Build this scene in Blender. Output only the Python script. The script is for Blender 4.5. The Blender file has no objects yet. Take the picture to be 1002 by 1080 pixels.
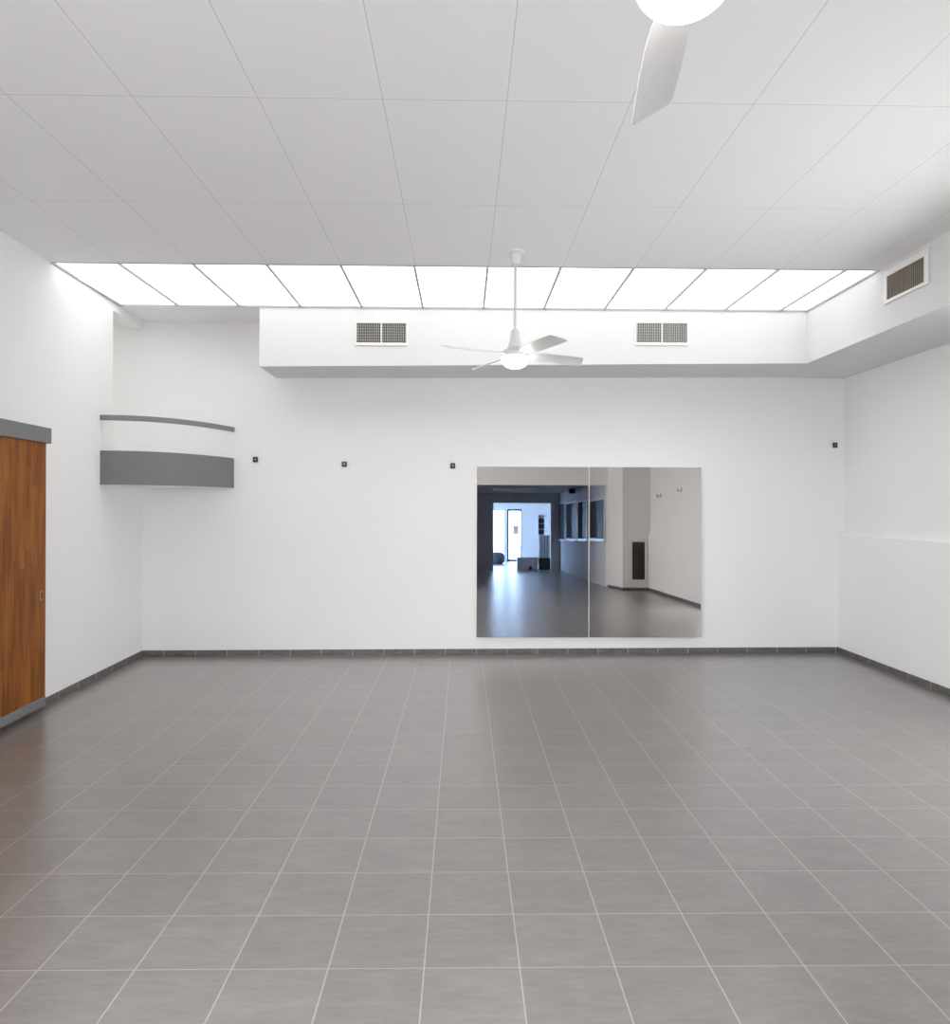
import bpy, bmesh, math, random
from mathutils import Vector, Matrix
random.seed(3)
S = bpy.context.scene
COL = S.collection

# ------------------------------------------------------------------ camera measurements (photo 1002 x 1080)
F, YAW, CY, ROLL, EYE = 770.5, 0.0164, 534.64, 0.004, 1.6067
CEIL = 3.5705
EYEP = Vector((0, 0, EYE))

def ray(px, py):
    u, v = px - 501, py - CY
    c, s = math.cos(ROLL), math.sin(ROLL)
    u, v = u * c + v * s, -u * s + v * c
    x, y, z = u / F, 1.0, -v / F
    c, s = math.cos(YAW), math.sin(YAW)
    return Vector((x * c + y * s, y * c - x * s, z))

def on_plane(px, py, p0, n):
    d = ray(px, py)
    return EYEP + d * ((Vector(p0) - EYEP).dot(n) / d.dot(n))
def on_y(px, py, Y): return on_plane(px, py, (0, Y, 0), Vector((0, 1, 0)))
def on_x(px, py, X): return on_plane(px, py, (X, 0, 0), Vector((1, 0, 0)))
def on_z(px, py, Z): return on_plane(px, py, (0, 0, Z), Vector((0, 0, 1)))

# back wall: y = 7.9408 + .03 x ; left wall: x = -3.119 - .0374 y ; both slightly off square
BA = math.atan(.03)
BACK = Matrix.Translation((0, 7.9408, 0)) @ Matrix.Rotation(BA, 4, 'Z')     # local x along the wall, -y into the room
LA = math.atan(.0374)
LEFT = Matrix.Translation((-3.119, 0, 0)) @ Matrix.Rotation(LA, 4, 'Z')     # local y along the wall, +x into the room
BACKI, LEFTI = BACK.inverted(), LEFT.inverted()
def on_back(px, py, off=0.0):
    n = Vector((math.sin(BA), -math.cos(BA), 0))
    return BACKI @ on_plane(px, py, Vector((0, 7.9408, 0)) + n * off, n)
def on_left(px, py, off=0.0):
    n = Vector((math.cos(LA), math.sin(LA), 0))
    return LEFTI @ on_plane(px, py, Vector((-3.119, 0, 0)) + n * off, n)

XR, XRU = 4.18, 4.235           # lower (furred out) and upper right wall face
SKY0, SKY1 = 5.965, 7.2335      # luminous strip in the ceiling

# ------------------------------------------------------------------ materials
def mat(name, color=(.8, .8, .8), rough=.5, metal=0.0, spec=.5, emit=None, strength=0.0):
    m = bpy.data.materials.new(name); m.use_nodes = True
    b = m.node_tree.nodes['Principled BSDF']
    b.inputs['Base Color'].default_value = (*color, 1)
    b.inputs['Roughness'].default_value = rough
    b.inputs['Metallic'].default_value = metal
    b.inputs['Specular IOR Level'].default_value = spec
    if emit:
        b.inputs['Emission Color'].default_value = (*emit, 1)
        b.inputs['Emission Strength'].default_value = strength
    return m

class N:
    """tiny node graph helper"""
    def __init__(s, m): s.t = m.node_tree; s.b = s.t.nodes['Principled BSDF']
    def new(s, kind, **kw):
        n = s.t.nodes.new(kind)
        for k, v in kw.items(): setattr(n, k, v)
        return n
    def link(s, a, b): s.t.links.new(a, b)
    def put(s, sock, v):
        if hasattr(v, 'is_output'): s.link(v, sock)
        else: sock.default_value = v
    def math(s, op, a, b=0.0, c=0.0):
        n = s.new('ShaderNodeMath', operation=op)
        s.put(n.inputs[0], a); s.put(n.inputs[1], b); s.put(n.inputs[2], c)
        return n.outputs[0]
    def coords(s):
        n = s.new('ShaderNodeTexCoord'); return n.outputs['Object']
    def xyz(s, v):
        n = s.new('ShaderNodeSeparateXYZ'); s.link(v, n.inputs[0]); return n.outputs
    def comb(s, x, y, z):
        n = s.new('ShaderNodeCombineXYZ')
        for i, v in enumerate((x, y, z)): s.put(n.inputs[i], v)
        return n.outputs[0]
    def noise(s, v, scale, detail=4, rough=.55):
        n = s.new('ShaderNodeTexNoise'); s.link(v, n.inputs['Vector'])
        n.inputs['Scale'].default_value = scale; n.inputs['Detail'].default_value = detail
        n.inputs['Roughness'].default_value = rough
        return n.outputs['Fac']
    def mapping(s, v, scale=(1, 1, 1), loc=(0, 0, 0)):
        n = s.new('ShaderNodeMapping'); s.link(v, n.inputs[0])
        n.inputs['Scale'].default_value = scale; n.inputs['Location'].default_value = loc
        return n.outputs[0]
    def ramp(s, fac, stops):
        n = s.new('ShaderNodeValToRGB'); s.link(fac, n.inputs[0])
        e = n.color_ramp.elements
        while len(e) < len(stops): e.new(.5)
        for q, (p, c) in zip(e, stops): q.position = p; q.color = (*c, 1)
        return n.outputs[0]
    def mix(s, fac, a, b, blend='MIX'):
        n = s.new('ShaderNodeMix', data_type='RGBA', blend_type=blend)
        s.put(n.inputs[0], fac)
        for k, v in ((6, a), (7, b)): s.put(n.inputs[k], v if hasattr(v, 'is_output') else (*v, 1))
        return n.outputs[2]
    def color(s, v): s.link(v, s.b.inputs['Base Color'])
    def bump(s, h, strength=.2, dist=.002):
        n = s.new('ShaderNodeBump'); n.inputs['Strength'].default_value = strength
        n.inputs['Distance'].default_value = dist
        s.link(h, n.inputs['Height']); s.link(n.outputs[0], s.b.inputs['Normal'])
    def line(s, coord, period, offset, width):
        """1 on a joint of the given width repeating with the period"""
        f = s.math('FRACT', s.math('DIVIDE', s.math('SUBTRACT', coord, offset - width / 2), period))
        return s.math('LESS_THAN', f, width / period)

M = {}
def paint(name, col, rough=.75, bump=.12):
    m = mat(name, col, rough, spec=.3); g = N(m); c = g.coords()
    n = g.noise(g.mapping(c, (1, 1, 1)), 1.3, 3)
    g.color(g.mix(n, [x * .975 for x in col], [min(1, x * 1.02) for x in col]))
    g.bump(g.noise(c, 90, 4), bump, .002)
    return m
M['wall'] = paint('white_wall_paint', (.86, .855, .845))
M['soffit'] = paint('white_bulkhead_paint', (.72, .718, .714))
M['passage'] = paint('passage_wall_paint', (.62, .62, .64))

def tile_floor():
    m = mat('grey_floor_tiles', rough=.3, spec=1.0); g = N(m); c = g.coords(); x, y, z = g.xyz(c)
    P = 1 / 3; g.b.inputs['Coat Weight'].default_value = .7; g.b.inputs['Coat Roughness'].default_value = .3
    gx = g.line(x, P, -1.4623, .0046); gy = g.line(y, P, 2.5465, .0036)
    grout = g.math('MAXIMUM', gx, gy)
    ix = g.math('FLOOR', g.math('DIVIDE', g.math('SUBTRACT', x, -1.4623), P))
    iy = g.math('FLOOR', g.math('DIVIDE', g.math('SUBTRACT', y, 2.5465), P))
    w = g.new('ShaderNodeTexWhiteNoise', noise_dimensions='2D'); g.link(g.comb(ix, iy, 0.0), w.inputs['Vector'])
    off = g.comb(g.math('MULTIPLY', w.outputs['Value'], 13.0), g.math('MULTIPLY', w.outputs['Value'], 7.0), 0.0)
    add = g.new('ShaderNodeVectorMath', operation='ADD'); g.link(c, add.inputs[0]); g.link(off, add.inputs[1])
    v = add.outputs[0]
    streak = g.noise(g.mapping(v, (9, 48, 1)), 1.0, 8, .72)
    blotch = g.noise(g.mapping(v, (3, 6, 1)), 1.6, 4, .6)
    fac = g.math('ADD', g.math('MULTIPLY', streak, .6), g.math('MULTIPLY', blotch, .4))
    base = g.ramp(fac, [(.30, (.140, .126, .117)), (.5, (.194, .177, .166)), (.70, (.255, .235, .222))])
    tone = g.math('ADD', .94, g.math('MULTIPLY', w.outputs['Value'], .12))
    base = g.mix(1.0, base, g.comb(tone, tone, tone), 'MULTIPLY')
    g.color(g.mix(grout, base, (.45, .425, .40)))
    g.link(g.math('ADD', .22, g.math('MULTIPLY', streak, .18)), g.b.inputs['Roughness'])
    h = g.math('SUBTRACT', g.math('MULTIPLY', streak, .4), grout)
    g.bump(h, .25, .0012)
    return m
M['floor'] = tile_floor()

def ceiling_mat():
    m = mat('white_ceiling_tiles', rough=.8, spec=.2); g = N(m); c = g.coords(); x, y, z = g.xyz(c)
    gx = g.line(x, .6, -2.2055, .015); gy = g.line(y, 1.2235, 3.518, .017)
    dx = g.line(x, .6, -2.2055 + .010, .004); dy = g.line(y, 1.2235, 3.518 + .0105, .004)
    bar = g.math('MAXIMUM', gx, gy); gap = g.math('MAXIMUM', dx, dy)
    n = g.noise(c, 1.1, 3)
    base = g.mix(n, (.87, .866, .862), (.895, .892, .888))
    base = g.mix(bar, base, (.90, .90, .895))
    g.color(g.mix(gap, base, (.62, .61, .60)))
    h = g.math('ADD', g.math('MULTIPLY', g.noise(c, 140, 3), .25), bar)
    g.bump(h, .3, .003)
    return m
M['ceiling'] = ceiling_mat()

def skirting(name, axis, offset):
    m = mat(name, rough=.45); g = N(m); c = g.coords(); s = g.xyz(c)[axis]
    j = g.line(s, 1 / 3, offset, .006)
    n = g.noise(g.mapping(c, (9, 9, 30)), 1.2, 5)
    base = g.ramp(n, [(.3, (.085, .078, .072)), (.7, (.16, .15, .142))])
    g.color(g.mix(j, base, (.42, .40, .38)))
    return m

def wood():
    m = mat('brown_wood_veneer', rough=.5, spec=.15); g = N(m); c = g.coords(); x, y, z = g.xyz(c)
    iy = g.math('FLOOR', g.math('DIVIDE', y, .082))
    w = g.new('ShaderNodeTexWhiteNoise', noise_dimensions='1D'); g.link(iy, w.inputs['W'])
    iz = g.math('FLOOR', g.math('DIVIDE', g.math('ADD', z, g.math('MULTIPLY', w.outputs['Value'], 1.7)), .62))
    w2 = g.new('ShaderNodeTexWhiteNoise', noise_dimensions='2D'); g.link(g.comb(iy, iz, 0.0), w2.inputs['Vector'])
    add = g.new('ShaderNodeVectorMath', operation='ADD'); g.link(c, add.inputs[0])
    g.link(g.comb(0.0, g.math('MULTIPLY', w2.outputs['Value'], 9.0), g.math('MULTIPLY', w2.outputs['Value'], 5.0)), add.inputs[1])
    grain = g.noise(g.mapping(add.outputs[0], (1, 26, 1.6)), 1.3, 6, .6)
    cloud = g.noise(g.mapping(c, (1, 6, .9)), 1.6, 3)
    f = g.math('ADD', g.math('MULTIPLY', grain, .5), g.math('MULTIPLY', cloud, .43))
    f = g.math('ADD', f, g.math('MULTIPLY', w2.outputs['Value'], .07))
    g.color(g.ramp(f, [(.28, (.10, .028, .006)), (.48, (.235, .075, .015)), (.70, (.42, .165, .034))]))
    g.bump(grain, .1, .001)
    return m
M['wood'] = wood()

def brushed(name, col, rough=.42, metal=.35):
    m = mat(name, col, rough, metal); g = N(m); c = g.coords()
    n = g.noise(g.mapping(c, (6, 6, 60)), 1.5, 3)
    g.color(g.mix(n, [q * .94 for q in col], [q * 1.05 for q in col]))
    return m
M['grey_metal'] = brushed('grey_painted_metal', (.185, .19, .195), .6, .05)
M['rail_metal'] = brushed('grey_rail_metal', (.21, .213, .216), .5, .1)
M['kick_metal'] = brushed('kick_plate_metal', (.22, .225, .235))
M['white_plastic'] = mat('white_enamel', (.78, .775, .765), .4)
M['white_vent'] = mat('white_vent_metal', (.82, .81, .79), .4)
M['louver'] = mat('vent_louver_metal', (.62, .60, .565), .45)
M['beige_louver'] = mat('beige_louver_metal', (.52, .45, .385), .5)
M['dark'] = mat('dark_cavity', (.035, .033, .03), .9, spec=.1)
M['brown_dark'] = mat('dark_brown_cavity', (.045, .032, .025), .9, spec=.1)
M['black'] = mat('black_plastic', (.012, .012, .013), .4)
M['socket_grey'] = mat('grey_plastic', (.30, .30, .30), .4)
M['tbar'] = mat('backlit_grey_bar', (.42, .42, .415), .5)  # grey puts the bars' backlit look into their colour
M['brown'] = mat('brown_painted_wood', (.085, .055, .042), .55)
M['alu'] = mat('white_window_frame', (.62, .63, .66), .4)
M['dark_frame'] = mat('dark_door_frame', (.06, .065, .08), .4)
M['hook'] = mat('hook_steel', (.35, .33, .30), .35, .8)
M['pink'] = mat('pink_poster', (.85, .45, .50), .6)
M['grey_cloth'] = paint('grey_fabric', (.10, .11, .14), .9, .4)
M['white_box'] = mat('white_laminate', (.75, .77, .82), .4)
M['pavement'] = paint('pale_pavement', (.60, .61, .63), .85)

def lum(name, col, st):
    m = mat(name, (.9, .9, .9), .4, emit=col, strength=st); return m
PANEL_E = 1.4
M['panel'] = lum('luminous_panel', (1.0, 1.0, 1.0), PANEL_E)
M['globe'] = lum('lit_globe_glass', (1.0, .97, .93), 14.0)
M['tube_lamp'] = mat('unlit_tube', (.8, .82, .85), .3)

def mirror_mat():
    m = mat('mirror_silver', (.63, .605, .58), .0, 1.0); return m
M['mirror'] = mirror_mat()
M['mirror_edge'] = mat('mirror_edge_glass', (.70, .72, .70), .2)

HALL = .9  # transmission of the added fill windows
def pane_mat(name, tint=(1, 1, 1)):
    m = bpy.data.materials.new(name); m.use_nodes = True; t = m.node_tree; t.nodes.clear()
    o = t.nodes.new('ShaderNodeOutputMaterial'); mx = t.nodes.new('ShaderNodeMixShader')
    tr = t.nodes.new('ShaderNodeBsdfTransparent'); gl = t.nodes.new('ShaderNodeBsdfGlossy')
    fr = t.nodes.new('ShaderNodeFresnel'); fr.inputs[0].default_value = 1.45
    tr.inputs[0].default_value = (*tint, 1); gl.inputs['Roughness'].default_value = .02
    ge = t.nodes.new('ShaderNodeNewGeometry'); ou = t.nodes.new('ShaderNodeMath'); ou.operation = 'MULTIPLY_ADD'   # reflect on the entry face only
    ou.inputs[1].default_value = -1; ou.inputs[2].default_value = 1; t.links.new(ge.outputs['Backfacing'], ou.inputs[0])
    mu = t.nodes.new('ShaderNodeMath'); mu.operation = 'MULTIPLY'; t.links.new(fr.outputs[0], mu.inputs[0]); t.links.new(ou.outputs[0], mu.inputs[1])
    t.links.new(mu.outputs[0], mx.inputs[0]); t.links.new(tr.outputs[0], mx.inputs[1]); t.links.new(gl.outputs[0], mx.inputs[2])
    t.links.new(mx.outputs[0], o.inputs[0])
    return m
M['glass'] = pane_mat('blue_daylight_glass', (.66, .80, 1.0))  # blue tint put in to cool the daylight of the rear rooms
M['fill_glass'] = pane_mat('fill_window_glass', (HALL, HALL * .99, HALL * .98))  # glass of the unseen windows added for daylight fill
M['dark_glass'] = mat('dark_window_glass', (.012, .016, .032), .5, spec=.06)
M['curtain'] = mat('grey_blind_behind_glass', (.10, .11, .135), .9, spec=0.0)

# ------------------------------------------------------------------ mesh helpers
def bx(bm, x0, x1, y0, y1, z0, z1, mi=0, mtx=None):
    vs = [bm.verts.new((x, y, z)) for z in (z0, z1) for x, y in ((x0, y0), (x1, y0), (x1, y1), (x0, y1))]
    if mtx: bmesh.ops.transform(bm, matrix=mtx, verts=vs)
    for f in ((3, 2, 1, 0), (4, 5, 6, 7), (0, 1, 5, 4), (1, 2, 6, 5), (2, 3, 7, 6), (3, 0, 4, 7)):
        bm.faces.new([vs[i] for i in f]).material_index = mi
    return vs
def prism(bm, pts, z0, z1):
    """pts counter-clockwise (x, y); z0 / z1 may be callables of the point"""
    fz = (lambda p, z: z(p) if callable(z) else z)
    lo = [bm.verts.new((p[0], p[1], fz(p, z0))) for p in pts]; hi = [bm.verts.new((p[0], p[1], fz(p, z1))) for p in pts]
    n = len(pts)
    bm.faces.new(lo[::-1]); bm.faces.new(hi)
    for i in range(n): bm.faces.new((lo[i], lo[(i + 1) % n], hi[(i + 1) % n], hi[i]))
def lathe(bm, prof, n=40):
    """prof: list of (r, z) from top to bottom"""
    rings = []
    for r, z in prof:
        if r < 1e-6: rings.append([bm.verts.new((0, 0, z))])
        else: rings.append([bm.verts.new((r * math.cos(2 * math.pi * k / n), r * math.sin(2 * math.pi * k / n), z)) for k in range(n)])
    for a, b in zip(rings, rings[1:]):
        for k in range(n):
            q = [a[k % len(a)], a[(k + 1) % len(a)], b[(k + 1) % len(b)], b[k % len(b)]]
            u = []
            for v in q:
                if v not in u: u.append(v)
            if len(u) > 2: bm.faces.new(u)
    for rg, flip in ((rings[0], 0), (rings[-1], 1)):
        if len(rg) > 2: bm.faces.new(rg if not flip else rg[::-1])
def sweep(bm, path, w, z0, z1):
    """vertical rectangular section w wide, following the plan path; closed ends"""
    n = len(path); rows = []
    for i, p in enumerate(path):
        a = Vector(path[max(i - 1, 0)]); b = Vector(path[min(i + 1, n - 1)]); t = (b - a).normalized()
        nn = Vector((-t.y, t.x)) * (w / 2)
        p = Vector(p)
        rows.append([bm.verts.new((*(p + nn), z0)), bm.verts.new((*(p - nn), z0)), bm.verts.new((*(p - nn), z1)), bm.verts.new((*(p + nn), z1))])
    for a, b in zip(rows, rows[1:]):
        for k in range(4): bm.faces.new((a[k], a[(k + 1) % 4], b[(k + 1) % 4], b[k]))
    bm.faces.new(rows[0][::-1]); bm.faces.new(rows[-1])
def obj(name, bm, m, parent=None, matrix=None, bevel=0.0, smooth=False):
    bmesh.ops.recalc_face_normals(bm, faces=bm.faces[:])
    me = bpy.data.meshes.new(name); bm.to_mesh(me); bm.free()
    for q in (m if isinstance(m, (list, tuple)) else [m]): me.materials.append(q)
    o = bpy.data.objects.new(name, me); COL.objects.link(o)
    if smooth:
        for f in me.polygons: f.use_smooth = True
        md = o.modifiers.new('edge', 'EDGE_SPLIT'); md.split_angle = math.radians(38)
    if bevel:
        md = o.modifiers.new('bevel', 'BEVEL'); md.width = bevel; md.segments = 2; md.limit_method = 'ANGLE'
    if matrix is not None: o.matrix_world = matrix
    if parent: o.parent = parent
    return o
def struct(name, bm, m, label=None, matrix=None, bevel=0.0):
    o = obj(name, bm, m, None, matrix, bevel); o['kind'] = 'structure'
    if label: o['label'] = label
    return o
def tag(o, label, cat, group=None):
    o['label'] = label; o['category'] = cat
    if group: o['group'] = group
    return o
def thing(name, label, cat, matrix=None, group=None):
    o = bpy.data.objects.new(name, None); o.empty_display_size = .1; COL.objects.link(o)
    if matrix is not None: o.matrix_world = matrix
    return tag(o, label, cat, group)
def boxes(*bs):
    bm = bmesh.new()
    for b in bs: bx(bm, *b)
    return bm
T = Matrix.Translation
def RZ(a): return Matrix.Rotation(a, 4, 'Z')

def dup(root, matrix, label):
    r = root.copy(); COL.objects.link(r); r.matrix_world = matrix; r['label'] = label
    for ch in list(root.children):
        c = ch.copy(); COL.objects.link(c); c.parent = r
        for gch in list(ch.children):
            d = gch.copy(); COL.objects.link(d); d.parent = c
    return r

# ------------------------------------------------------------------ the mirror plane (needed for what stands behind the camera)
MZ0 = on_back(503, 671.6).z; MZ1 = on_back(503, 492).z
MTILT = .0150
MYAW = .001
MC = BACK @ Vector((on_back(619.7, 580).x, -.056, (MZ0 + MZ1) / 2))
MROT = RZ(MYAW) @ Matrix.Rotation(-MTILT, 4, 'X')
MN = (MROT @ Vector((0, -1, 0, 0))).to_3d() if False else (MROT.to_3x3() @ Vector((0, -1, 0)))
def refl(p): return p - 2 * (p - MC).dot(MN) * MN
def refl_dir(d): return d - 2 * d.dot(MN) * MN
def mir_hit(px, py, p0, n):
    """world point seen in the mirror at a pixel, on the plane (p0, n)"""
    e = refl(EYEP); d = refl_dir(ray(px, py))
    return e + d * ((Vector(p0) - e).dot(n) / d.dot(n))
def m_y(px, py, Y): return mir_hit(px, py, (0, Y, 0), Vector((0, 1, 0)))
def m_z(px, py, Z=0.0): return mir_hit(px, py, (0, 0, Z), Vector((0, 0, 1)))
def m_x(px, py, X): return mir_hit(px, py, (X, 0, 0), Vector((1, 0, 0)))

# ------------------------------------------------------------------ shell of the hall
REAR = -1.3
YP = -8.3         # partition at the end of the passage
YF = -15.0        # shop front
bm = boxes((-6.2, 5.2, -15.3, 8.4, -.12, 0)); struct('floor', bm, M['floor'], 'grey rectified floor tiles with pale joints')

# ceiling with the long slot of luminous panels
bm = boxes((-6.2, 4.4, REAR - .2, SKY0, CEIL, CEIL + .14), (-6.2, 4.4, SKY1, 8.4, CEIL, CEIL + .14),
           (-6.2, LEFT.translation.x - .0374 * SKY0, SKY0, SKY1, CEIL, CEIL + .14), (3.43, 4.4, SKY0, SKY1, CEIL, CEIL + .14),
           (-3.5, 3.5, SKY0 - .02, SKY1 + .02, CEIL + .14, CEIL + .16))
struct('ceiling', bm, M['ceiling'], 'white suspended ceiling of large rectangular tiles')

bm = boxes((-3.9 - 2.4, 4.6, 0, .16, 0, CEIL + .1)); struct('wall_back', bm, M['wall'], 'white back wall carrying the mirrors', BACK)

WR0, WR1, WZ0, WZ1 = 3.3, 4.3, .12, 2.8        # added daylight-fill window of the right wall; height shared by the other two
WL0, WL1 = -.9, .8  # span of the added fill window, left wall
OPEN0 = on_left(119, 420).y                    # where the opening above the balcony starts
ENDL = (LEFTI @ (BACK @ Vector((-3.36, 0, 0)))).y
BAL0 = 1.80
LINT = 3.485
bm = boxes((-.16, 0, REAR - .6, WL0, 0, CEIL + .05), (-.16, 0, WL0, WL1, 0, WZ0), (-.16, 0, WL0, WL1, WZ1, CEIL + .05), (-.16, 0, WL1, OPEN0, 0, CEIL + .05), (-.16, 0, OPEN0, ENDL + .05, 0, BAL0), (-.16, 0, OPEN0, ENDL + .05, LINT, CEIL + .05))
struct('wall_left', bm, M['wall'], 'white left wall with an opening above the balcony', LEFT)
# room seen through the opening
bm = boxes((-5.9, -3.52, 5.4, 5.5, BAL0, CEIL), (-6.0, -5.9, 5.4, 8.0, BAL0, CEIL), (-5.9, -3.5, 5.5, 7.75, BAL0 - .1, BAL0))
struct('wall_landing', bm, M['wall'], 'white walls of the landing beyond the balcony opening')
bm = boxes((-5.3, -4.0, 6.1, 7.5, CEIL - .03, CEIL - .005))
tag(obj('luminous_ceiling_panel', bm, M['panel']), 'bright ceiling panel glimpsed through the opening above the balcony', 'light panel')

LEDGE = on_x(950, 569.5, XR).z
bm = boxes((XRU, XRU + .2, REAR - .3, WR0, 0, CEIL + .05), (XRU, XRU + .2, WR1, 8.25, 0, CEIL + .05), (XRU, XRU + .2, WR0, WR1, 0, WZ0), (XRU, XRU + .2, WR0, WR1, WZ1, CEIL + .05),
           (XR, XRU, -.6, WR0, 0, LEDGE), (XR, XRU, WR1, 8.12, 0, LEDGE), (XR, XRU, WR0, WR1, 0, WZ0))
struct('wall_right', bm, M['wall'], 'white right wall, its lower part standing proud with a ledge')

# bulkheads under the ceiling
sl = on_y(273.5, 386.5, SKY1); sr = on_y(851.5, 383.2, SKY1)
SX0, SX1 = sl.x, on_y(851.5, 360, SKY1).x
zl, zr = sl.z, sr.z
zf = lambda p: zl + (zr - zl) * (p[0] - SX0) / (SX1 - SX0)
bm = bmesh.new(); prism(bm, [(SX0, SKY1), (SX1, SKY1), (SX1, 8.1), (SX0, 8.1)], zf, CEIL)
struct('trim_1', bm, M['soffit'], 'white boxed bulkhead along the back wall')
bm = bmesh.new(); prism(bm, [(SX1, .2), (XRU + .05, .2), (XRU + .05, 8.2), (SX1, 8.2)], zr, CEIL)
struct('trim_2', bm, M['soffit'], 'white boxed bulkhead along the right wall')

# skirting tiles
SK = .064
j0 = on_back(534.5, 687).x
bm = boxes((-3.42, 4.18, -.011, 0, 0, SK)); struct('baseboard_back', bm, skirting('skirting_tile_back', 0, j0), 'dark tile skirting of the back wall', BACK)
DOOR1 = on_left(48.3, 600, .065).y
bm = boxes((0, .011, 1.5, ENDL, 0, SK)); struct('baseboard_left', bm, skirting('skirting_tile_left', 1, .1), 'dark tile skirting of the left wall', LEFT)
bm = boxes((XR - .011, XR, -.6, 8.05, 0, SK)); struct('baseboard_right', bm, skirting('skirting_tile_right', 1, .1), 'dark tile skirting of the right wall')

# ------------------------------------------------------------------ luminous strip
divs = [-2.2055 + .6 * k for k in range(-1, 9)] + [3.15]
xl = -3.119 - .0374 * 6.6
edges = [xl + .03] + divs + [SX1 - .005]
ORD = ['first', 'second', 'third', 'fourth', 'fifth', 'sixth', 'seventh', 'eighth', 'ninth', 'tenth', 'eleventh', 'last']
for i, (a, b) in enumerate(zip(edges, edges[1:])):
    bm = boxes((a + .007, b - .007, SKY0 + .008, SKY1 - .008, CEIL + .012, CEIL + .024))
    if i == 0: lab = 'glowing ceiling panel at the left end of the strip, against the left wall'
    elif i == 11: lab = 'narrow glowing ceiling panel at the right end of the strip, by the bulkhead corner'
    else: lab = 'glowing white ceiling panel, %s from the left wall in the light strip' % ORD[i]
    tag(obj('luminous_ceiling_panel', bm, M['panel']), lab, 'light panel', 'glowing panels of the ceiling strip')
for i, x in enumerate(divs):
    bm = boxes((x - .009, x + .009, SKY0, SKY1, CEIL - .004, CEIL + .03)); struct('trim_%d' % (i + 3), bm, M['tbar'], 'grey bar between two glowing ceiling panels')
bm = boxes((xl - .03, SX1, SKY0 - .008, SKY0 + .008, CEIL - .004, CEIL + .03)); struct('trim_15', bm, M['tbar'], 'grey bar along the front of the light strip')
bm = boxes((xl - .03, SX1, SKY1 - .012, SKY1 - .001, CEIL - .005, CEIL + .03)); struct('trim_16', bm, M['tbar'], 'grey bar along the back of the light strip')
bm = boxes((0, .016, SKY0, SKY1, CEIL - .005, CEIL + .03)); struct('trim_17', bm, M['tbar'], 'grey angle where the light strip meets the left wall', LEFT)
bm = boxes((SX1 - .014, SX1, SKY0, SKY1, CEIL - .005, CEIL + .03)); struct('trim_18', bm, M['tbar'], 'grey angle where the light strip meets the right bulkhead')

# ------------------------------------------------------------------ sliding door on the left wall
off = .065
d0 = 4.55
dz0 = on_left(20, 757.5, off).z
leafz1 = 2.125
kz1 = on_left(25, 745.2, off).z
dr = bpy.data.objects.new('door_1', None); COL.objects.link(dr); dr.matrix_world = LEFT @ T((0, 0, 0))
dr['kind'] = 'structure'; dr['label'] = 'brown wooden sliding door hung on the left wall'
obj('door_leaf', boxes((.022, off, d0, DOOR1, dz0, leafz1)), M['wood'], dr, bevel=.003)
obj('kick_plate', boxes((off, off + .004, d0, DOOR1, dz0, kz1)), M['kick_metal'], dr)
hp = on_left(43, 628, off)
bm = boxes((off - .001, off + .004, hp.y - .012, hp.y + .012, hp.z - .035, hp.z + .035))
h = obj('flush_pull', bm, M['hook'], dr, bevel=.003)
obj('pull_recess', boxes((off + .004, off + .0055, hp.y - .006, hp.y + .006, hp.z - .024, hp.z + .024)), M['brown_dark'], h)
HO = .085
h0 = on_left(54.5, 452, HO); h1 = on_left(54.5, 468, HO)
trk = tag(obj('door_track_cover', boxes((0, HO, 3.3, h0.y, h1.z, h0.z)), M['grey_metal'], None, LEFT, .002),
          'grey metal pelmet box covering the track above the wooden sliding door', 'door track')

# ------------------------------------------------------------------ corner balcony
pts = [(106.2, 474.9), (146.7, 475.6), (180, 477.3), (213.3, 480.4), (245.5, 483.6)]
BTOP = (on_left(106.2, 474.9).z + on_back(245.5, 483.6).z) / 2
w = [on_z(px, py, BTOP) for px, py in pts]
A = LEFT @ Vector((0, on_left(106.2, 475).y, 0)); Bp = BACK @ Vector((on_back(245.8, 484).x, 0, 0))
# smooth plan curve: cubic Bezier from the left wall to the back wall
P0, P3 = A.xy, Bp.xy
P1 = P0 + Vector((.52, -.02)); P2 = P3 + Vector((-.16, -.62))
curve = []
for k in range(33):
    t = k / 32; curve.append(P0 * (1 - t) ** 3 + P1 * 3 * t * (1 - t) ** 2 + P2 * 3 * t * t * (1 - t) + P3 * t ** 3)
bal = thing('corner_balcony', 'grey curved corner balcony fixed high between the left wall and back wall', 'balcony', T((P0.x, P0.y, BAL0)))
inv = bal.matrix_world.inverted()
def loc(c): return [(p[0] - P0.x, p[1] - P0.y) for p in c]
bm = bmesh.new(); sweep(bm, loc(curve), .024, 0.0, BTOP - BAL0); obj('fascia', bm, M['grey_metal'], bal, smooth=True)
corner = BACK @ Vector((-3.36, 0, 0))
bm = bmesh.new(); prism(bm, loc([p + Vector((-.013, .013)) for p in curve[::1]] + [corner.xy])[::1], -.012, .05)
obj('slab', bm, M['wall'], bal)
RZ0 = on_left(106, 443).z; RZ1 = on_left(106, 437.6).z
bm = bmesh.new(); sweep(bm, loc(curve), .04, 0.0, RZ1 - RZ0)
hr = obj('handrail', bm, M['rail_metal'], None, T((P0.x, P0.y, RZ0)), .004)
tag(hr, 'slim grey curved handrail spanning the corner above the balcony front', 'handrail')

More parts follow.
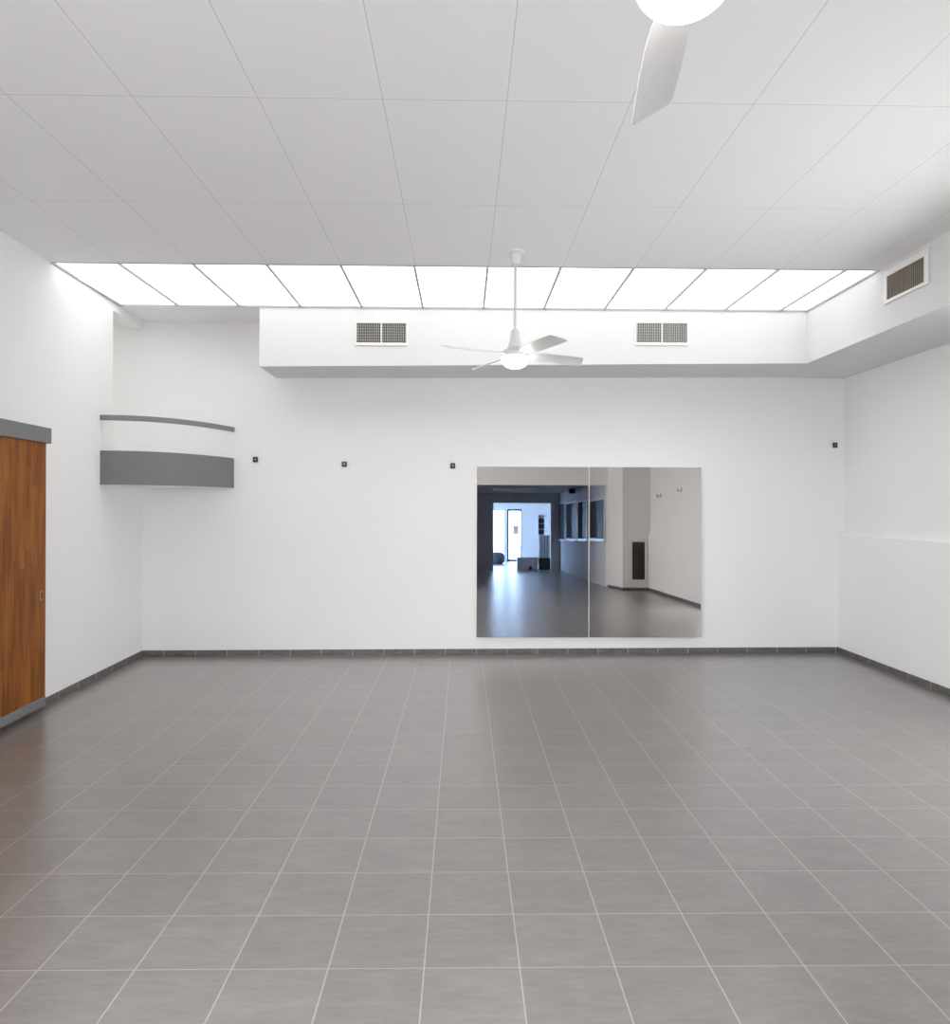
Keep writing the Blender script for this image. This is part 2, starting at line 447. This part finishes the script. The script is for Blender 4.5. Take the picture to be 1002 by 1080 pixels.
# ------------------------------------------------------------------ air vents
def vent(label, matrix, w, h, gx0, gx1, gz0, gz1, lou, nsl, split=True):
    """matrix: origin at lower left outer corner, x right, -y out of the wall, z up"""
    v = thing('air_vent', label, 'air vent', matrix, 'air vents in the bulkheads')
    t = .014
    obj('frame', boxes((0, w, -t, 0, 0, gz0), (0, w, -t, 0, gz1, h), (0, gx0, -t, 0, gz0, gz1), (gx1, w, -t, 0, gz0, gz1)), M['white_vent'], v, bevel=.003)
    obj('backing', boxes((gx0, gx1, -.0015, 0, gz0, gz1)), M['dark'] if split else M['brown_dark'], v)
    bm = bmesh.new(); n = nsl; wv = gx1 - gx0
    for k in range(n):
        c = gx0 + wv * (k + .5) / n
        bx(bm, -.0012, .0012, -.0065, .0065, gz0, gz1, 0, T((c, -.0085, 0)) @ RZ(math.radians(18 if split else 30)))
    obj('vertical_louvers', bm, lou, v)
    bm = bmesh.new(); m_ = 7
    for k in range(1, m_): 
        z = gz0 + (gz1 - gz0) * k / m_; bx(bm, gx0, gx1, -.004, -.002, z - .0016, z + .0016)
    obj('horizontal_louvers', bm, lou, v)
    if split: obj('center_bar', boxes(((gx0 + gx1) / 2 - .006, (gx0 + gx1) / 2 + .006, -.016, -.001, gz0, gz1)), M['white_vent'], v)
    return v
def back_vent(label, x0, y0, x1, y1, gx0, gy0, gx1, gy1):
    a = on_y(x0, y1, SKY1); b = on_y(x1, y0, SKY1); c = on_y(gx0, gy1, SKY1); d = on_y(gx1, gy0, SKY1)
    return vent(label, T((a.x, SKY1, a.z)), b.x - a.x, b.z - a.z, c.x - a.x, d.x - a.x, c.z - a.z, d.z - a.z, M['louver'], 30)
back_vent('white louvred air vent in the back bulkhead, left of the ceiling fan', 374.2, 339.6, 430, 364.5, 376.2, 341.4, 428.4, 361.4)
back_vent('white louvred air vent in the back bulkhead, right of the ceiling fan', 669.2, 339.2, 726, 364.2, 671.2, 341.4, 724.6, 361.2)
a = on_x(933.6, 321.5, SX1); b = on_x(981, 262.8, SX1); c = on_x(936.6, 316.7, SX1); d = on_x(976.2, 270.8, SX1)
wid = a.y - b.y; hz = (b.z - a.z)
vz0 = a.z; vz1 = min(CEIL - .03, (on_x(930.5, 287, SX1).z + b.z) / 2 )
gz0 = (c.z + on_x(976.3, 297, SX1).z) / 2 - vz0; gz1 = (d.z + on_x(936.6, 291.7, SX1).z) / 2 - vz0
vent('beige grille air vent in the right-hand bulkhead, close under the ceiling', T((SX1, a.y, vz0)) @ RZ(-math.pi / 2), wid, vz1 - vz0,
     a.y - c.y, a.y - d.y, gz0, gz1, M['beige_louver'], 22, False)

# ------------------------------------------------------------------ wall sockets
def socket(px, py, label):
    p = on_back(px, py)
    o = thing('wall_socket', label, 'socket', BACK @ T((p.x, 0, p.z)), 'small black sockets on the back wall')
    s = .026
    obj('faceplate', boxes((-s, s, -.016, 0, -s * 1.08, s * 1.08)), M['black'], o, bevel=.004)
    obj('insert', boxes((-.008, .008, -.019, -.014, -.009, .009)), M['socket_grey'], o, bevel=.002)
socket(269.6, 484.7, 'small black socket on the back wall, just right of the grey balcony')
socket(363.3, 489.6, 'small black socket midway between the balcony and the mirrors')
socket(477.6, 491.2, 'small black socket just left of the upper mirror corner')
socket(880.4, 469.6, 'small black socket at the right end of the back wall, near the corner')

# ------------------------------------------------------------------ mirrors
def mirror_pane(x0, x1, label, first):
    q0 = on_back(x0, 580); q1 = on_back(x1, 580)
    cx = (q0.x + q1.x) / 2; wdt = q1.x - q0.x; hgt = MZ1 - MZ0
    c = BACK @ Vector((cx, -.056, (MZ0 + MZ1) / 2))
    n = MN; c = c - n * ((c - MC).dot(n))                 # common mirror plane through MC
    mt = T(c) @ MROT; inv = mt.inverted()
    bm = bmesh.new(); vs = bx(bm, -wdt / 2, wdt / 2, 0, .01, -hgt / 2, hgt / 2, 1)
    wn_ = Vector((math.sin(BA), -math.cos(BA), 0))
    for v in vs:
        if v.co.y > .005:                                 # back corners lie on the wall
            p = mt @ v.co; v.co = inv @ (p - wn_ * ((p - Vector((0, 7.9408, 0))).dot(wn_) - .0005))
    for f in bm.faces:
        if abs(f.calc_center_median().y) < 1e-6: f.material_index = 0
    o = obj('wall_mirror', bm, [M['mirror'], M['mirror_edge']], None, mt)
    tag(o, label, 'mirror', 'mirrors on the back wall')
    if first: obj('joint_strip', boxes((wdt / 2, wdt / 2 + .0065, -.0012, .012, -hgt / 2, hgt / 2)), M['white_plastic'], o)
mirror_pane(502.8, 619.7, 'left of two tall frameless wall mirrors, reflecting the bright far doorway', True)
mirror_pane(620.5, 736.3, 'right of two tall frameless wall mirrors, reflecting the pier with the grille', False)

# ------------------------------------------------------------------ ceiling fans
def fan(x, y, rot, label):
    o = thing('ceiling_fan', label, 'ceiling fan', T((x, y, CEIL)), 'white ceiling fans')
    zb = 2.782 - CEIL                                       # blade height
    bm = bmesh.new(); lathe(bm, [(.066, 0), (.068, -.010), (.058, -.018), (.044, -.024), (.040, -.05), (.032, -.088), (.028, -.098), (0, -.098)]); obj('canopy', bm, M['white_plastic'], o, smooth=True)
    bm = bmesh.new(); lathe(bm, [(.0125, -.09), (.0125, zb + .17)], 20); obj('downrod', bm, M['white_plastic'], o, smooth=True)
    bm = bmesh.new(); lathe(bm, [(0, zb + .185), (.028, zb + .185), (.033, zb + .175), (.040, zb + .12), (.054, zb + .065), (.060, zb + .045), (.050, zb + .038), (0, zb + .038)]); obj('rod_cover', bm, M['white_plastic'], o, smooth=True)
    bm = bmesh.new(); lathe(bm, [(0, zb + .038), (.07, zb + .038), (.098, zb + .026), (.103, zb + .01), (.103, zb - .022), (.092, zb - .034), (0, zb - .034)], 48); obj('motor_housing', bm, M['white_plastic'], o, smooth=True)
    prof = [(.094, zb - .034)] + [(.104 * math.cos(a), zb - .040 - .072 * math.sin(a)) for a in [math.pi / 2 * k / 12 for k in range(12)]] + [(0, zb - .112)]
    bm = bmesh.new(); lathe(bm, prof, 48); g_ = obj('lamp_globe', bm, M['globe'], o, smooth=True)
    for k in range(4):
        a = rot + k * math.pi / 2
        # blade outline (r, half-width edges)
        out = [(.09, -.030, .030), (.14, -.036, .036), (.19, -.048, .050), (.28, -.056, .058), (.42, -.060, .060), (.52, -.060, .060), (.575, -.059, .060), (.60, -.050, .060), (.620, -.010, .059), (.637, .030, .056), (.645, .050, .053)]
        bm = bmesh.new(); up = []; lo = []
        for r, wa, wb in out:
            row_u = []; row_l = []
            for q in range(7):
                yy = wa + (wb - wa) * q / 6; camber = .006 * (1 - ((q - 3) / 3) ** 2)
                row_u.append(bm.verts.new((r, yy, camber + .003))); row_l.append(bm.verts.new((r, yy, camber - .003)))
            up.append(row_u); lo.append(row_l)
        for R_, sgn in ((up, 1), (lo, -1)):
            for i in range(len(R_) - 1):
                for q in range(6):
                    f = (R_[i][q], R_[i + 1][q], R_[i + 1][q + 1], R_[i][q + 1]); bm.faces.new(f if sgn > 0 else f[::-1])
        for i in range(len(up) - 1):
            bm.faces.new((up[i][0], lo[i][0], lo[i + 1][0], up[i + 1][0])); bm.faces.new((up[i + 1][6], lo[i + 1][6], lo[i][6], up[i][6]))
        for i, fl in ((0, 1), (len(up) - 1, 0)):
            for q in range(6):
                f = (up[i][q], lo[i][q], lo[i][q + 1], up[i][q + 1]); bm.faces.new(f if fl else f[::-1])
        b_ = obj('blade', bm, M['white_plastic'], o, smooth=True)
        b_.matrix_local = T((0, 0, zb)) @ RZ(a) @ Matrix.Rotation(math.radians(-20), 4, 'X')
    return o
fc = on_z(543.7, 265.5, CEIL)
fan(fc.x, fc.y, math.radians(25.5), 'white four-bladed ceiling fan with lit globe hanging before the light strip')
fan(.47, 1.56, math.radians(82), 'white ceiling fan with lit globe, near the camera and cut by the top edge')

# ------------------------------------------------------------------ what the mirrors show behind the camera
pa = m_z(685.3, 622.8); pb = m_z(657, 622.8); pc = m_z(641, 619.5); pd = m_z(583, 599)
yp = (pa.y + pb.y) / 2
RY = pc.y                                         # line of the rear beam
PX0, PX1 = pb.x, XRU
bm = bmesh.new(); prism(bm, [(pb.x, yp), (pc.x, RY), (pc.x, RY - .25), (XRU + .1, RY - .25), (XRU + .1, yp)], 0, CEIL)
struct('wall_rear_pier', bm, M['wall'], 'white pier beside the rear opening, seen in the mirror')
bm = bmesh.new(); sweep(bm, [(XR, yp + .006), (pb.x - .004, yp + .006), (pc.x - .006, RY)], .012, 0, SK); struct('baseboard_rear', bm, skirting('skirting_tile_rear', 0, .1), 'dark skirting of the pier')
bz = m_y(600, 511.5, RY).z
OX0 = -.3
RW0, RW1 = -2.95, -.55  # span of the added fill window, rear wall
bm = boxes((OX0, pc.x, RY - .25, RY, bz, CEIL + .05), (-3.3, RW0, RY - .16, RY, 0, CEIL + .05), (RW1, OX0, RY - .16, RY, 0, CEIL + .05),
           (RW0, RW1, RY - .16, RY, 0, WZ0), (RW0, RW1, RY - .16, RY, WZ1, CEIL + .05))
struct('wall_rear', bm, M['wall'], 'white beam over the wide rear opening')
def glazing(name, label, matrix, L, n, glass):
    """fill window added in a wall: local x along it, outside towards -y"""
    wn = bpy.data.objects.new(name, None); COL.objects.link(wn); wn.matrix_world = matrix; wn['kind'] = 'structure'; wn['label'] = label
    H = WZ1 - WZ0; f = .05
    bs = [(0, L, -.1, -.05, 0, f), (0, L, -.1, -.05, H - f, H)] + [(L * k / n - (f if k == n else 0 if k == 0 else f / 2), L * k / n + (0 if k == n else f if k == 0 else f / 2), -.1, -.05, f, H - f) for k in range(n + 1)]
    obj('window_frame', boxes(*bs), M['alu'], wn)
    obj('pane', boxes((.02, L - .02, -.08, -.072, .02, H - .02)), glass, wn)
    obj('window_sill', boxes((-.03, L + .03, -.03, .06, -.03, 0)), M['alu'], wn)
    portal(matrix @ T((L / 2, -.12, H / 2)) @ Matrix.Rotation(math.pi / 2, 4, 'X'), L, H)
def portal(matrix, w, h):
    """marks the opening for the sampling of the sky; gives no light itself"""
    la = bpy.data.lights.new('sky_portal', 'AREA'); la.shape = 'RECTANGLE'; la.size = w; la.size_y = h; la.cycles.is_portal = True
    o = bpy.data.objects.new('sky_portal', la); COL.objects.link(o); o.matrix_world = matrix
glazing('window_6', 'added fill window in the rear wall behind the camera', T((RW0, RY, WZ0)), RW1 - RW0, 3, M['fill_glass'])  # unseen window, added so daylight fills the hall from behind
glazing('window_7', 'added fill window in the right wall nearer the camera', T((XRU, WR0, WZ0)) @ RZ(math.pi / 2), WR1 - WR0, 1, M['fill_glass'])  # out-of-view window, added to brighten the hall from the right
glazing('window_8', 'added fill window in the left wall beside the camera', LEFT @ T((0, WL1, WZ0)) @ RZ(-math.pi / 2), WL1 - WL0, 2, M['fill_glass'])  # out-of-view window, added to brighten the right wall and ceiling
# passage
pz = 2.56
pdir = Vector((pd.x - pc.x, pd.y - RY)); tt = (YP - RY) / pdir.y; pe = Vector((pc.x + pdir.x * tt, YP))
bm = bmesh.new(); prism(bm, [(pc.x, RY - .25), (pe.x, YP - .1), (pe.x + .2, YP - .1), (pc.x + .2, RY - .25)], 0, pz)
struct('wall_passage_right', bm, M['passage'], 'grey side wall of the rear passage')
bm = boxes((OX0 - .2, OX0, YP, RY - .25, 0, pz)); struct('wall_passage_left', bm, M['passage'], 'grey left wall of the rear passage')
bm = boxes((OX0 - .2, 4.4, YP - .1, RY - .25, pz, pz + .1)); struct('ceiling_passage', bm, M['passage'], 'low ceiling of the rear passage')
jl = m_y(520.3, 590, YP).x; jr = m_y(581, 590, YP).x; oz = m_y(545, 530.5, YP).z
bm = boxes((-2.6, jl, YP - .1, YP, 0, pz), (jr, 4.6, YP - .1, YP, 0, pz), (jl, jr, YP - .1, YP, oz, pz))
struct('wall_partition', bm, M['passage'], 'grey partition around the far bright opening')
# windows in the passage wall (reflection px): each with a frame, dark glass and a blind
pn = Vector((-(pe.y - pc.y), pe.x - pc.x, 0)).normalized()
if pn.x > 0: pn = -pn
pw0 = Vector((pc.x, RY, 0))
pdn = Vector((pe.x - pc.x, pe.y - RY, 0)).normalized()
ang = math.atan2(pdn.y, pdn.x)
wi = 0
for (x0, x1) in ((588.6, 597.0), (597.6, 609.2), (610.0, 620.0), (622.5, 638.5)):
    wi += 1
    a_ = mir_hit(x0, 545, pw0, pn); b_ = mir_hit(x1, 545, pw0, pn)
    c0 = mir_hit((x0 + x1) / 2, 569.5, pw0, pn).z; c1 = mir_hit((x0 + x1) / 2, 530.5 - (x0 - 588) * .12, pw0, pn).z
    L = (b_ - a_).xy.length
    # local x from the near end (b_) along the wall away from the hall, y out of the wall into the passage
    mt = T((b_.x, b_.y, 0)) @ RZ(ang)
    side = 1 if (RZ(ang).to_3x3() @ Vector((0, 1, 0))).dot(pn) > 0 else -1
    def yb(a, b): return (a, b) if side > 0 else (-b, -a)
    wnd = bpy.data.objects.new('window_%d' % wi, None); COL.objects.link(wnd); wnd.matrix_world = mt
    wnd['kind'] = 'structure'; wnd['label'] = 'white framed dark window in the passage wall'
    f = .035; y0, y1 = yb(.002, .03)
    obj('window_frame', boxes((0, L, y0, y1, c0, c0 + f), (0, L, y0, y1, c1 - f, c1), (0, f, y0, y1, c0 + f, c1 - f), (L - f, L, y0, y1, c0 + f, c1 - f)), M['alu'], wnd)
    y0, y1 = yb(.003, .01); mid = L * .5
    obj('pane', boxes((f, mid, y0, y1, c0 + f, c1 - f)), M['dark_glass'], wnd)
    obj('blind', boxes((mid, L - f, y0, y1, c0 + f, c1 - f)), M['curtain'], wnd)
    y0, y1 = yb(.0, .07)
    obj('window_sill', boxes((-.02, L + .02, y0, y1, c0 - .03, c0)), M['alu'], wnd)
# brown grille in the pier
g0 = m_y(680, 611.3, yp); g1 = m_y(666.6, 571.5, yp)
gx0, gx1 = sorted((g0.x, g1.x)); gzz0, gzz1 = sorted((g0.z, g1.z)); fw = .07
gr = thing('return_air_grille', 'tall brown grille in a white frame low on the pier, seen in the right mirror', 'air grille', T(((gx0 + gx1) / 2, yp, gzz0)))
hw = (gx1 - gx0) / 2; hh = gzz1 - gzz0
obj('grille_frame', boxes((-hw - fw, hw + fw, 0, .02, -fw, 0), (-hw - fw, hw + fw, 0, .02, hh, hh + fw), (-hw - fw, -hw, 0, .02, 0, hh), (hw, hw + fw, 0, .02, 0, hh)), M['white_vent'], gr, bevel=.003)
bm = bmesh.new()
for k in range(26):
    z = hh * (k + .5) / 26; bx(bm, -hw, hw, -.008, .008, -.003, .003, 0, T((0, .011, z)) @ Matrix.Rotation(math.radians(-40), 4, 'X'))
bx(bm, -hw, hw, .0, .003, 0, hh)
obj('grille_slats', bm, M['brown'], gr)
# hooks on the right wall, visible in the right mirror
def hook(px, py, label):
    p = m_x(px, py, XRU)
    o = thing('wall_hook', label, 'hook', T((XRU, p.y, p.z)), 'hooks on the right wall')
    obj('hook_plate', boxes((-.006, 0, -.018, .018, -.05, .05)), M['hook'], o, bevel=.002)
    bm = bmesh.new()
    pts_ = [(-.006, .0), (-.05, -.02), (-.075, -.035), (-.085, -.01), (-.083, .03)]
    for (xa, za), (xb, zb_) in zip(pts_, pts_[1:]):
        d_ = Vector((xb - xa, 0, zb_ - za)); q = d_.to_track_quat('Z', 'Y').to_matrix().to_4x4()
        bx(bm, -.006, .006, -.006, .006, -.003, d_.length + .003, 0, T((xa, 0, za)) @ q)
    obj('hook_arm', bm, M['hook'], o)
hook(697, 522.5, 'small wall hook seen in the right mirror, nearer the pier with the grille')
hook(719, 516.5, 'small wall hook seen in the right mirror, further right toward the mirror edge')
# small speaker and lamp in the passage
sp = mir_hit(606, 516, pw0, pn)
s_ = tag(obj('wall_speaker', boxes((-.09, .09, -.08, .08, -.13, .13)), M['black'], None, T(sp + pn * .085) @ RZ(ang), .01), 'small black speaker high on the passage wall above the dark windows', 'speaker')
lp = m_z(541, 514.2, pz)
t_ = thing('ceiling_tube_light', 'unlit white tube light on the dark passage ceiling, seen in the left mirror', 'ceiling light', T((lp.x, max(lp.y, YP + .6), pz)))
obj('lamp_body', boxes((-.6, .6, -.05, .05, -.05, 0)), M['white_plastic'], t_, bevel=.004)
obj('tube', boxes((-.56, .56, -.018, .018, -.085, -.055)), M['tube_lamp'], t_, bevel=.008)

# front room with the glazed shop front
fz = 2.45; FX0 = -2.4
bm = boxes((FX0 - .2, 5.0, YF - .1, YP - .1, fz, fz + .1)); struct('ceiling_front', bm, M['wall'], 'white ceiling of the bright front room')
bm = boxes((FX0 - .2, FX0, YF, YF + .4, 0, fz), (FX0 - .2, FX0, YP - .6, YP - .1, 0, fz), (FX0 - .2, FX0, YF + .4, YP - .6, 2.3, fz)); struct('wall_front_left', bm, M['wall'], 'left side wall of the front room, opened for an added window')
wl = bpy.data.objects.new('window_9', None); COL.objects.link(wl); wl.matrix_world = T((FX0, YP - .6, 0)) @ RZ(-math.pi / 2); wl['kind'] = 'structure'; wl['label'] = 'added unseen side window brightening the front room'  # unseen side window, added to make the front room brighter
L = YP - .6 - YF - .4
obj('window_frame', boxes(*[(L * k / 4 - .03 if k else 0, L * k / 4 + (.03 if k < 4 else 0), -.12, -.06, 0, 2.3) for k in range(5)]), M['alu'], wl)
obj('pane', boxes((.02, L - .02, -.095, -.088, 0, 2.3)), M['glass'], wl)
portal(wl.matrix_world @ T((L / 2, -.15, 1.15)) @ Matrix.Rotation(math.pi / 2, 4, 'X'), L, 2.3)
bm = boxes((4.3, 4.5, YF, YP - .1, 0, fz)); struct('wall_front_right', bm, M['wall'])
w0 = FX0 + .3; w1 = m_y(533.2, 560, YF).x; e0 = m_y(535, 560, YF).x; e1 = m_y(549, 560, YF).x; ez = m_y(540, 540, YF).z; wz = max(ez + .12, 1.95)  # shop window stretched out of view to let in extra daylight
bm = boxes((FX0 - .2, w0, YF - .12, YF, 0, fz), (w0, e1 + .05, YF - .12, YF, wz, fz), (e1 + .05, 4.5, YF - .12, YF, 0, fz), (w1, e0, YF - .12, YF, 0, wz), (w0, w1, YF - .12, YF, 0, .12))
struct('wall_front', bm, M['wall'], 'front wall of the bright room with a glass door')
wn = bpy.data.objects.new('window_5', None); COL.objects.link(wn); wn.matrix_world = T((w0, YF, 0)); wn['kind'] = 'structure'; wn['label'] = 'bright shop window beside the far glass door'
L = w1 - w0
portal(T(((w0 + e1) / 2, YF - .14, wz / 2)) @ Matrix.Rotation(math.pi / 2, 4, 'X'), e1 - w0, wz)
obj('window_frame', boxes((0, L, -.09, -.04, .12, .17), (0, L, -.09, -.04, wz - .05, wz), (0, .05, -.09, -.04, .17, wz - .05), (L - .05, L, -.09, -.04, .17, wz - .05), (L / 2 - .02, L / 2 + .02, -.09, -.04, .17, wz - .05)), M['alu'], wn)
obj('pane', boxes((.05, L - .05, -.068, -.062, .17, wz - .05)), M['glass'], wn)
d2 = bpy.data.objects.new('door_2', None); COL.objects.link(d2); d2.matrix_world = T((e0, YF, 0)); d2['kind'] = 'structure'; d2['label'] = 'dark framed glass door to the street, seen in the left mirror'
L = e1 + .05 - e0
obj('door_frame', boxes((0, .07, -.1, -.03, 0, wz), (L - .04, L, -.1, -.03, 0, wz), (.07, L - .04, -.1, -.03, wz - .08, wz), (.07, L - .04, -.1, -.03, 0, .08)), M['dark_frame'], d2)
p_ = obj('pane', boxes((.07, L - .04, -.068, -.062, .08, wz - .08)), M['glass'], d2)
obj('poster', boxes((L * .4, L * .8, -.06, -.058, 1.15, 1.5)), M['pink'], p_)
# things in the front room
def floor_pt(px, py): return m_z(px, py)
pf = floor_pt(527, 594.5)
rad = .32
px_ = m_y(532.3, 590, pf.y).x - rad
bm = bmesh.new(); lathe(bm, [(0, .46), (.16, .455), (.26, .41), (.31, .32), (.325, .2), (.30, .08), (.24, .0), (0, 0)], 32)
tag(obj('pouf', bm, M['grey_cloth'], None, T((px_, min(pf.y, YP - .5), 0)), smooth=True), 'round grey pouf behind the left jamb of the bright doorway', 'pouf')
Yc = YP - .45
c0 = m_y(545.5, 598, Yc).x; c1 = m_y(567.8, 598, Yc).x; cz = m_y(556, 588, Yc).z
ct = thing('low_counter', 'low white counter on the floor of the bright doorway', 'counter', T(((c0 + c1) / 2, Yc, 0)))
hw = (c1 - c0) / 2
obj('counter_body', boxes((-hw, hw, -.3, 0, .0, cz - .02)), M['white_box'], ct, bevel=.004); obj('counter_top', boxes((-hw - .01, hw + .01, -.31, .01, cz - .02, cz)), M['white_box'], ct, bevel=.004)
bp = floor_pt(556, 599)
bm = bmesh.new(); bmesh.ops.create_uvsphere(bm, u_segments=20, v_segments=14, radius=.06); 
tag(obj('ball', bm, M['black'], None, T((bp.x, max(bp.y, Yc + .12), .06)), smooth=True), 'small black ball on the floor in front of the low white counter', 'ball')
Yr = YP - .5
r0 = c1 + .03; r1 = m_y(580.6, 590, Yr).x - .01; rz0 = m_y(574, 588.5, Yr).z; rz1 = m_y(574, 566, Yr).z; rz2 = m_y(570, 545, Yr).z
rk = thing('display_rack', 'tall rack of white posts on a dark base inside the bright doorway', 'rack', T((r0, Yr, 0))); L = r1 - r0
obj('rack_base', boxes((0, L, -.35, 0, 0, rz0)), M['dark_frame'], rk, bevel=.004)
for k in range(4):
    xx = L * (k + .5) / 4; obj('post', boxes((xx - .035, xx + .035, -.08, -.02, rz0, rz1)), M['white_box'], rk)
obj('rack_back', boxes((.02, L, -.34, -.31, rz0, rz1)), M['dark_frame'], rk)
obj('rack_shelf', boxes((0, L, -.35, 0, rz1, rz1 + .04)), M['white_box'], rk)
bm = bmesh.new()
for i in range(2):
    for k in range(3):
        x0 = .02 + i * L * .26; z0 = rz1 + .08 + k * (rz2 - rz1 - .1) / 3
        bx(bm, x0, x0 + L * .22, -.3, -.25, z0, z0 + (rz2 - rz1 - .1) / 3 - .04)
obj('dark_tiles', bm, M['dark_frame'], rk)
obj('upper_board', boxes((0, L * .55, -.33, -.3, rz1 + .04, rz2 + .08)), M['white_box'], rk)

# street outside
bm = boxes((-30, 30, -45, YF - .12, -.14, -.02)); struct('ground_street', bm, M['pavement'], 'pale street pavement outside the shop front')

# ------------------------------------------------------------------ daylight, camera, render
SKY = 15.0
W = bpy.data.worlds.new('sky'); S.world = W; W.use_nodes = True
bg = W.node_tree.nodes['Background']; bg.inputs[0].default_value = (.95, .985, 1.03, 1); bg.inputs[1].default_value = SKY

cam = bpy.data.cameras.new('camera'); co = bpy.data.objects.new('camera', cam); COL.objects.link(co)
cam.sensor_fit = 'HORIZONTAL'; cam.sensor_width = 36; cam.lens = F / 1002 * 36
cam.shift_y = (CY - 540) / 1002
cam.clip_start = .02; cam.clip_end = 200
co.matrix_world = T(EYEP) @ RZ(-YAW) @ Matrix.Rotation(math.pi / 2, 4, 'X') @ RZ(ROLL)
S.camera = co

S.view_settings.view_transform = 'Standard'; S.view_settings.look = 'None'
S.view_settings.gamma = 1; S.view_settings.use_curve_mapping = False
S.view_settings.exposure = 0.25
cy = S.cycles
cy.use_denoising = True; cy.max_bounces = 16; cy.diffuse_bounces = 8; cy.glossy_bounces = 8; cy.transparent_max_bounces = 12
cy.sample_clamp_indirect = 6.0
